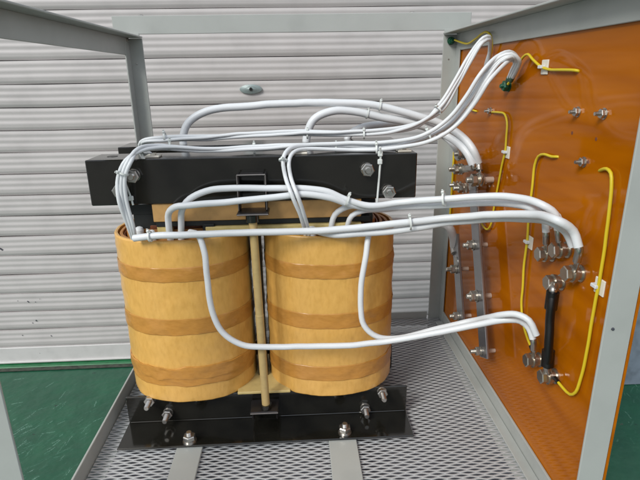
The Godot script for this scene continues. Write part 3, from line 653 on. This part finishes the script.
func transformer():
	var o := thing("transformer", "dry transformer with two amber taped coils between black steel clamps", "transformer", "", Vector3(-0.085, 0.3905, -1.1))
	var off := -o.position
	var g := func(x, y, z): return Vector3(x, y, z) + off
	# laminated core
	var st := S()
	for k in 14:
		var za := -1.17 + k * 0.01; var zb := za + 0.0092
		slab(st, g.call(-0.347, 0.884, za), g.call(0.163, 0.99, zb), 0.0006)
		slab(st, g.call(-0.347, 0.40, za), g.call(0.163, 0.452, zb), 0.0006)
		for x in [-0.257, 0.073]: slab(st, g.call(x - 0.085, 0.452, za + 0.0004), g.call(x + 0.085, 0.884, zb - 0.0004), 0.0006)
	part("core", st, M.core, o)
	coil(o, -0.257, 0.1455, 3, [[0.752, 0.784, 0.0, 0.0004], [0.630, 0.668, 0.001, 0.0004], [0.505, 0.533, 0.004, 0.0007], [0.522, 0.552, 0.007, 0.0022]], "left amber taped coil")
	coil(o, 0.068, 0.147, 8, [[0.748, 0.780, 0.001, 0.0004], [0.632, 0.668, 0.001, 0.0004], [0.503, 0.540, 0.002, 0.0007]], "right amber taped coil")
	# boards between coils and yokes
	st = S(); slab(st, g.call(-0.294, 0.874, -1.012), g.call(0.13, 0.9125, -1.0035)); part("insulating_board", st, M.board, o)
	st = S(); slab(st, g.call(-0.29, 0.842, -1.04), g.call(-0.26, 0.864, -1.008)); slab(st, g.call(-0.19, 0.8465, -1.03), g.call(0.13, 0.862, -0.998)); part("packing_strip", st, M.cream, o)
	st = S(); slab(st, g.call(-0.196, 0.85, -1.012), g.call(-0.172, 0.868, -1.0005)); slab(st, g.call(-0.29, 0.8625, -1.03), g.call(0.15, 0.8745, -1.006)); part("packing_strip", st, M.core, o)
	st = S(); slab(st, g.call(-0.15, 0.4635, -1.16), g.call(-0.03, 0.470, -0.995)); part("packing_strip", st, M.cream, o)
	st = S(); slab(st, g.call(-0.106, 0.47, -1.15), g.call(-0.083, 0.885, -1.06)); part("barrier_strip", st, M.black, o)
	# upper clamps, a web with a flange to the back
	for z in [[-1.0, 1], [-1.193, -1]]:
		st = S()
		if z[1] > 0:
			slab(st, g.call(-0.411, 0.912, -1.006), g.call(0.241, 1.003, -1.0), 0.0018)
			slab(st, g.call(-0.411, 0.9975, -1.088), g.call(0.241, 1.0025, -1.0055), 0.0018)
		else:
			slab(st, g.call(-0.411, 0.912, -1.199), g.call(0.241, 1.003, -1.193), 0.0018)
			slab(st, g.call(-0.411, 0.9975, -1.285), g.call(0.241, 1.0025, -1.1985), 0.0018)
		var uc := part("upper_clamp", st, M.black, o)
		if z[1] > 0:
			for x in [-0.374, 0.205]:
				st = S(); lathe(st, g.call(x, 1.0022, -1.05), Vector3.UP, [[0.0, 0.0], [0.011, 0.0], [0.0105, 0.0008], [0.0, 0.0008]], 20); part("bolt_hole", st, M.rubber, uc)
			for p in [Vector3(-0.320, 0.972, -1.000), Vector3(0.140, 0.973, -1.000), Vector3(0.184, 0.927, -1.000), Vector3(-0.349, 0.943, -1.000)]:
				st = S(); bolt_end(st, p + off, Vector3.BACK, 0.0085, 0.007, 1.5); part("clamp_bolt", st, M.zinc, uc)
	# lower clamps, angles with the foot outward
	for z in [[-1.003, 1.0], [-1.197, -1.0]]:
		st = S()
		slab(st, g.call(-0.405, 0.3945, z[0]), g.call(0.241, 0.463, z[0] - 0.006 * z[1]), 0.0018)
		slab(st, g.call(-0.405, 0.3907, z[0] - 0.006 * z[1]), g.call(0.241, 0.3957, z[0] + 0.088 * z[1]), 0.0018)
		# weld fillet in the corner
		slab(st, g.call(-0.402, 0.3955, z[0]), g.call(0.238, 0.3985, z[0] + 0.003 * z[1]), 0.0014)
		var lc := part("lower_clamp", st, M.black, o)
		if z[1] > 0:
			for p in [Vector3(-0.349, 0.457, -1.003), Vector3(-0.313, 0.420, -1.003), Vector3(0.182, 0.452, -1.003), Vector3(0.143, 0.410, -1.003)]:
				st = S(); bolt_end(st, p + off, Vector3.BACK, 0.0075, 0.022, 1.5); part("clamp_bolt", st, M.zinc, lc)
			for p in [Vector3(-0.252, 0.396, -0.930), Vector3(0.089, 0.396, -0.935)]:
				st = S(); bolt_end(st, Vector3(p.x, 0.3957, p.z) + off, Vector3.UP, 0.0085, 0.008); part("foot_bolt", st, M.zinc, lc)
	# tie rod in front of the gap between the coils
	st = S()
	var rp := []
	var ys := [0.452, 0.50, 0.503, 0.506, 0.58, 0.583, 0.586, 0.672, 0.675, 0.678, 0.77, 0.773, 0.776, 0.84, 0.882]
	for i in ys.size(): rp.append([0.0088 + (0.0002 if i in [2, 5, 8, 11] else 0.0) - (0.0004 if i > 8 else 0.0), ys[i] - 0.452])
	rp.push_front([0.0, 0.0]); rp.append([0.0, 0.43])
	lathe(st, g.call(-0.085, 0.452, -0.968), Vector3(-0.012, 1, 0), rp, 18)
	var rod := part("tie_rod", st, M.rod, o)
	st = S(); washer(st, g.call(-0.0905, 0.880, -0.968), Vector3.UP, 0.0135, 0.014); part("socket", st, M.black, rod)
	st = S(); washer(st, g.call(-0.085, 0.446, -0.968), Vector3.UP, 0.0125, 0.01); part("socket", st, M.black, rod)
	for b in [[0.973, 0.895, 1.0], [0.44, 0.462, -1.0]]:
		st = S()
		var cx := -0.088
		var f: float = b[1] if b[2] > 0 else b[0]
		slab(st, g.call(cx - 0.032, f, -1.001), g.call(cx + 0.031, f + 0.005, -0.952), 0.0022)   # seat plate
		if b[2] > 0:
			slab(st, g.call(cx - 0.030, f + 0.005, -1.0005), g.call(cx - 0.025, b[0], -0.972), 0.0022)
			slab(st, g.call(cx + 0.023, f + 0.005, -1.0005), g.call(cx + 0.028, b[0], -0.972), 0.0022)
			slab(st, g.call(cx - 0.025, b[0] - 0.005, -1.0005), g.call(cx + 0.023, b[0], -0.972), 0.0022)
		else:
			slab(st, g.call(cx - 0.030, f - 0.03, -1.0035), g.call(cx - 0.025, f, -0.972), 0.0022)
			slab(st, g.call(cx + 0.024, f - 0.03, -1.0035), g.call(cx + 0.029, f, -0.972), 0.0022)
		var rb := part("rod_bracket", st, M.bracket, o)
		# pale steel strips that stand in for highlights along the bracket edges
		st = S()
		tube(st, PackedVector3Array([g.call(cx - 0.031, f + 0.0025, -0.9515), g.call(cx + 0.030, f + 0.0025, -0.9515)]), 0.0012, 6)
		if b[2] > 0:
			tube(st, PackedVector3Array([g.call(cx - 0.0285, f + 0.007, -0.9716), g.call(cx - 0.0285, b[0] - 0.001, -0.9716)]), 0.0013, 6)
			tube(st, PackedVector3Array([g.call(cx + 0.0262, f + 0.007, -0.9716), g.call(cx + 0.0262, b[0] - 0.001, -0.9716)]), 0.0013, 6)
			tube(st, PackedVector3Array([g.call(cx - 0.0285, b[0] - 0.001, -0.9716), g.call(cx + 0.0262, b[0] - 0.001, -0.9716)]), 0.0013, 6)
		var be := part("edge_highlight", st, M.highlight, rb); be.set_meta("kind", "stuff")

# ------------------------------------------------------------------ cables
func lug(st: SurfaceTool, e: Vector3, dir: Vector3, seat: Vector3, r: float):
	# crimped barrel, flattened neck and an eye round the bolt
	var m := e + (seat - e) * 0.5 + dir * 0.004
	tube(st, curve([e - dir * 0.0005, e + dir * 0.004, e.lerp(m, 0.85)], 0.003), r, 14)
	var eye := Vector3(seat.x, seat.y, seat.z)
	var a := m; var d := eye - a
	var y := d.normalized(); var x := (Vector3.RIGHT - y * y.x).normalized(); var z := x.cross(y)
	box(st, Vector3.ZERO, Vector3(0.0035, d.length() + 0.01, r * 2.0), 0.001, Transform3D(Basis(x, y, z), (a + eye) * 0.5 - y * 0.004))
	lathe(st, eye + Vector3.RIGHT * 0.0017, Vector3.LEFT, [[0.0, 0.0], [0.0145, 0.0], [0.0145, 0.0034], [0.0, 0.0034]], 20)

func wire(called: String, route: String, r: float, m: Material, label: String, category: String, group: String, seat = null, sleeve := "") -> Node3D:
	var pts: Array = ROUTES[route]
	var base: Vector3 = pts[0]
	var o := thing(called, label, category, group, base)
	var path := curve(pts)
	var nz := FastNoiseLite.new(); nz.seed = hash(route) % 1000; nz.frequency = 9.0; nz.fractal_octaves = 2
	for i in path.size():
		var k := minf(1.0, minf(i, path.size() - 1 - i) / 8.0) * 0.0016
		var p := path[i]
		path[i] += Vector3(nz.get_noise_3dv(p), nz.get_noise_3dv(p + Vector3.ONE * 5.0), nz.get_noise_3dv(p + Vector3.ONE * 9.0)) * k - base
	var st := S(); tube(st, path, r, 14)
	part("sheath", st, m, o)
	var e := path[-1]; var dir := (path[-1] - path[-2]).normalized()
	if seat != null:
		st = S()
		lug(st, e, dir, (seat as Vector3) - base, r * 0.92)
		part("lug", st, M.zinc, o)
	if sleeve == "green":
		st = S(); tube(st, curve([e - dir * 0.012, e + dir * 0.006]), r * 1.15, 12); part("end_sleeve", st, M.green, o)
	elif sleeve == "black":
		st = S(); tube(st, curve([e - dir * 0.008, e + dir * 0.005]), r * 1.5, 12); part("end_sleeve", st, M.rubber, o)
	return o

func cables():
	var gp := "thick white power cables"
	var lx := PX - 0.0125
	var at := func(k): return Vector3(lx, seats[k].y, seats[k].z)
	wire("white_cable", "f_upper", 0.0065, M.white, "white cable from the left coil arching highest across the black upper clamp", "cable", gp, at.call("f2"))
	wire("white_cable", "f_lower", 0.0065, M.white, "white cable from the left coil dipping in front of the square bracket", "cable", gp, at.call("f1"))
	wire("white_cable", "f_right", 0.0059, M.white, "white cable rising from the right coil in the taller of two bends", "cable", gp)
	wire("white_cable", "f_rear", 0.0054, M.white, "white cable rising from the right coil in the smaller bend, behind its neighbour", "cable", gp)
	wire("white_cable", "g_upper", 0.0071, M.white, "white cable running straight along both coil tops from the far left corner", "cable", gp, at.call("g"))
	wire("white_cable", "g_lower", 0.0067, M.white, "white cable starting on top of the right coil, under the long straight one", "cable", gp)
	wire("white_cable", "h_left", 0.0063, M.white, "white cable hanging in a low loop down the front of the left coil", "cable", gp, at.call("h"))
	wire("white_cable", "h_right", 0.0061, M.white, "white cable hanging in a short loop down the front of the right coil", "cable", gp)
	wire("white_cable", "rear_big", 0.0090, M.white, "white cable arching behind the upper clamp in the longest, topmost sweep", "cable", gp, Vector3(0.427, 0.919, -1.149))
	wire("white_cable", "rear_short", 0.0097, M.white, "white cable rising behind the right half of the clamp, below the longest arch", "cable", gp, Vector3(0.427, 0.917, -1.282))
	wire("white_cable", "rear_faint", 0.0087, M.white, "white cable lowest of the three behind the clamp, half hidden by the thin bundle", "cable", gp, Vector3(0.427, 0.957, -1.274))
	wire("white_cable", "rear_low", 0.0115, M.white_dull, "white cable turning down beside the rear right post to the rearmost link bar", "cable", gp, Vector3(0.427, 0.664, -1.272))
	var gt := "thin white tapping wires"
	wire("white_wire", "bundle_a", 0.0038, M.white, "outermost of three thin white wires bent round the left end of the clamp", "wire", gt, null, "green")
	wire("white_wire", "bundle_b", 0.0038, M.white, "middle of three thin white wires bent round the left end of the clamp", "wire", gt, null, "green")
	wire("white_wire", "bundle_c", 0.0038, M.white, "innermost of three thin white wires bent round the left end of the clamp", "wire", gt, null, "green")
	wire("white_wire", "pair_left", 0.0040, M.white, "left wire of the thin pair curving down over the clamp to the right coil", "wire", gt, null, "green")
	wire("white_wire", "pair_right", 0.0040, M.white, "right wire of the thin pair curving down over the clamp to the right coil", "wire", gt, null, "green")
	wire("white_wire", "strand_a", 0.0038, M.white, "topmost of three thin white wires along the back of the clamp", "wire", gt)
	wire("white_wire", "strand_b", 0.0038, M.white, "middle of three thin white wires along the back of the clamp", "wire", gt)
	wire("white_wire", "strand_c", 0.0038, M.white, "lowest of three thin white wires along the back of the clamp", "wire", gt)
	var gy := "yellow earth wires on the orange board"
	wire("yellow_wire", "y_corner", 0.0025, M.yellow, "yellow wire from a green bolt in the top rear corner of the cage", "wire", gy, null, "")
	wire("yellow_wire", "y_hump", 0.0025, M.yellow, "yellow wire humped from the green terminal to a white clip near the board top", "wire", gy)
	wire("yellow_wire", "y_stub", 0.0022, M.yellow, "short yellow stub left of a small bolt, half under the white bundle", "wire", gy)
	wire("yellow_wire", "y_loop", 0.0023, M.yellow, "yellow wire running down from a small bolt into a loop among the link bars", "wire", gy)
	wire("yellow_wire", "y_mid", 0.0025, M.yellow, "long yellow wire down the middle of the board, past one white clip", "wire", gy, null, "black")
	wire("yellow_wire", "y_front", 0.0026, M.yellow, "long yellow wire beside the front post, hooking back to the lowest bolt", "wire", gy, null, "black")
	var e := thing("yellow_wire", "yellow wire along the rear edge of the board, next to the rear post", "wire", gy, Vector3(0.458, 0.72, -1.455))
	var st := S(); tube(st, curve([Vector3(0, 0, 0), Vector3(0.0005, 0.1, 0.001), Vector3(0, 0.2, 0), Vector3(0, 0.26, -0.001)]), 0.0032, 10); part("sheath", st, M.yellow, e)
	# black jumper between two terminals
	var b := wire("black_cable", "black", 0.0078, M.rubber, "short black cable joining two bolts low on the orange board", "cable", "", at.call("low"))
	var pb: Array = ROUTES.black
	st = S(); tube(st, curve([pb[-1] - b.position, pb[-1] - b.position + Vector3(0, 0.03, -0.004)]), 0.0112, 14); part("shrink_sleeve", st, M.rubber, b)
	st = S(); tube(st, curve([pb[0] - b.position, pb[0] - b.position + Vector3(0, -0.032, 0.0)]), 0.0108, 14); part("shrink_sleeve", st, M.rubber, b)
	st = S(); lug(st, Vector3.ZERO, Vector3.UP, at.call("spare") - b.position, 0.007); part("lug", st, M.zinc, b)
	# rounded white sleeves standing out of the coil tops
	for s in [[Vector3(-0.299, 0.835, -1.000), 0.0068, 0.024, "short white sleeve on the left coil, by the far left corner"], [Vector3(-0.330, 0.841, -1.020), 0.009, 0.02, "fat white sleeve end at the left corner of the left coil"], [Vector3(0.027, 0.832, -1.000), 0.0095, 0.026, "fat white sleeve end on the right coil beside the thin white pair"], [Vector3(0.112, 0.821, -1.010), 0.006, 0.024, "short white sleeve beside the smaller bend on the right coil"]]:
		var t := thing("cable_sleeve", s[3], "cable sleeve", "white sleeves on the coil tops", s[0])
		var r: float = s[1]
		st = S(); lathe(st, Vector3(0, -0.015, 0), Vector3.UP, [[r, 0.0], [r, s[2] + 0.008], [r * 0.8, s[2] + 0.013], [r * 0.4, s[2] + 0.015], [0.0, s[2] + 0.0155]], 16); part("sleeve", st, M.white, t)

# ------------------------------------------------------------------ ties
func tie(route: String, i: float, r: float, label: String, tail := 0.004):
	var pts: Array = ROUTES[route]
	var path := curve(pts)
	var k := clampi(int(i * (path.size() - 1)), 1, path.size() - 2)
	var c := path[k]; var d := (path[k + 1] - path[k - 1]).normalized()
	return tie_at(c, d, r, label, tail)

func tie_at(c: Vector3, d: Vector3, r: float, label: String, tail := 0.004):
	var o := thing("cable_tie", label, "cable tie", "white cable ties", c)
	var st := S()
	lathe(st, -d * 0.0018, d, [[r, 0.0], [r + 0.0012, 0.0], [r + 0.0012, 0.0036], [r, 0.0036], [r, 0.0]], 20)
	part("strap", st, M.tie, o)
	var up := (Vector3(0, 1, 0.35) - d * d.dot(Vector3(0, 1, 0.35))).normalized()
	var bs := Basis(d, up, d.cross(up))
	st = S(); box(st, Vector3.ZERO, Vector3(0.0058, 0.0058, 0.006), 0.001, Transform3D(bs, up * (r + 0.003)))
	box(st, Vector3.ZERO, Vector3(0.0034, tail, 0.0012), 0.0003, Transform3D(bs.rotated(d, 0.3), up * (r + 0.005 + tail * 0.5)))
	part("tie_head", st, M.tie, o)
	return o

func ties():
	tie("f_upper", 0.735, 0.0125, "cable tie on the pair of thick cables just left of the link bars, upper pair")
	tie("f_upper", 0.50, 0.0110, "cable tie where the two cables from the left coil meet, near the clamp's right end")
	tie("g_upper", 0.60, 0.0130, "cable tie on the lower straight pair, in front of the link bars")
	tie("g_upper", 0.04, 0.0100, "cable tie at the far left corner where the thin wires meet the straight cable", 0.004)
	tie("rear_big", 0.66, 0.0110, "cable tie on the topmost rear arch, near the rear right post")
	tie("rear_short", 0.42, 0.0115, "cable tie on the second rear arch, just after its bend")
	tie("bundle_b", 0.135, 0.0095, "cable tie round three wires at mid height of the clamp's left end", 0.004)
	tie("bundle_b", 0.245, 0.0090, "cable tie round three wires at the upper left corner of the clamp", 0.005)
	tie("bundle_b", 0.40, 0.0085, "cable tie on the thin wires along the clamp's front edge, left half", 0.006)
	tie("bundle_b", 0.555, 0.0090, "cable tie on the thin wires along the front edge, above the square bracket", 0.006)
	tie("pair_left", 0.235, 0.0075, "cable tie on the thin pair in front of the clamp, right of the square bracket")
	tie("pair_right", 0.50, 0.0100, "cable tie on the thin wires just before they climb to the board", 0.006)
	tie("strand_b", 0.42, 0.0085, "cable tie on the rear row of thin wires, midway along the clamp")
	tie("strand_b", 0.545, 0.0085, "cable tie on the rear row of thin wires, above the clamp's right bolts")
	tie("strand_b", 0.10, 0.0085, "cable tie at the knot where the rear row of thin wires starts on the left")
	tie("strand_b", 0.71, 0.0095, "cable tie on the steep rear wires crossing the rear right post", 0.006)
	tie("bundle_b", 0.73, 0.0120, "cable tie on the steep front wires beside the rear right post", 0.006)
	# two ties joined, hanging over the clamp face
	var o := thing("cable_tie", "two joined cable ties hanging as a strap down the clamp near its right bolts", "cable tie", "white cable ties", Vector3(0.164, 0.975, -0.995))
	var b := o.position
	var st := S()
	tube(st, curve([Vector3(0.163, 1.018, -0.985) - b, Vector3(0.166, 0.999, -0.993) - b, Vector3(0.165, 0.967, -0.996) - b, Vector3(0.163, 0.935, -0.996) - b, Vector3(0.161, 0.904, -0.996) - b]), 0.0022, 8)
	part("strap", st, M.tie, o)
	for p in [Vector3(0.165, 1.004, -0.992), Vector3(0.165, 0.988, -0.994)]:
		st = S(); box(st, p - b, Vector3(0.0095, 0.0105, 0.006), 0.0015); part("tie_head", st, M.tie, o)
	o = thing("cable_tie", "cable tie hanging loose on the clamp's left end below the hex bolt", "cable tie", "white cable ties", Vector3(-0.330, 0.927, -0.995))
	b = o.position
	st = S(); tube(st, curve([Vector3(-0.334, 0.964, -0.985) - b, Vector3(-0.333, 0.944, -0.993) - b, Vector3(-0.330, 0.927, -0.996) - b, Vector3(-0.328, 0.913, -0.996) - b]), 0.0021, 8); part("strap", st, M.tie, o)
	st = S(); box(st, Vector3.ZERO, Vector3(0.0095, 0.0095, 0.006), 0.0015); part("tie_head", st, M.tie, o)
	for p in [[Vector3(-0.286, 1.004, -1.116), "white cable mount on the clamp top at its left end"], [Vector3(0.008, 1.004, -1.068), "white cable mount on the clamp top by the thin pair"], [Vector3(0.219, 1.004, -1.064), "white cable mount on the clamp top at its right end"]]:
		o = thing("cable_mount", p[1], "cable mount", "white cable mounts on the clamp", Vector3(p[0].x, 1.0027, -1.03))
		st = S(); slab(st, Vector3(-0.014, 0, -0.014), Vector3(0.014, 0.004, 0.014), 0.001); part("pad", st, M.sealed, o)
		st = S(); slab(st, Vector3(-0.004, 0.0035, -0.009), Vector3(0.004, 0.007, 0.009), 0.001); part("bridge", st, M.sealed, o)
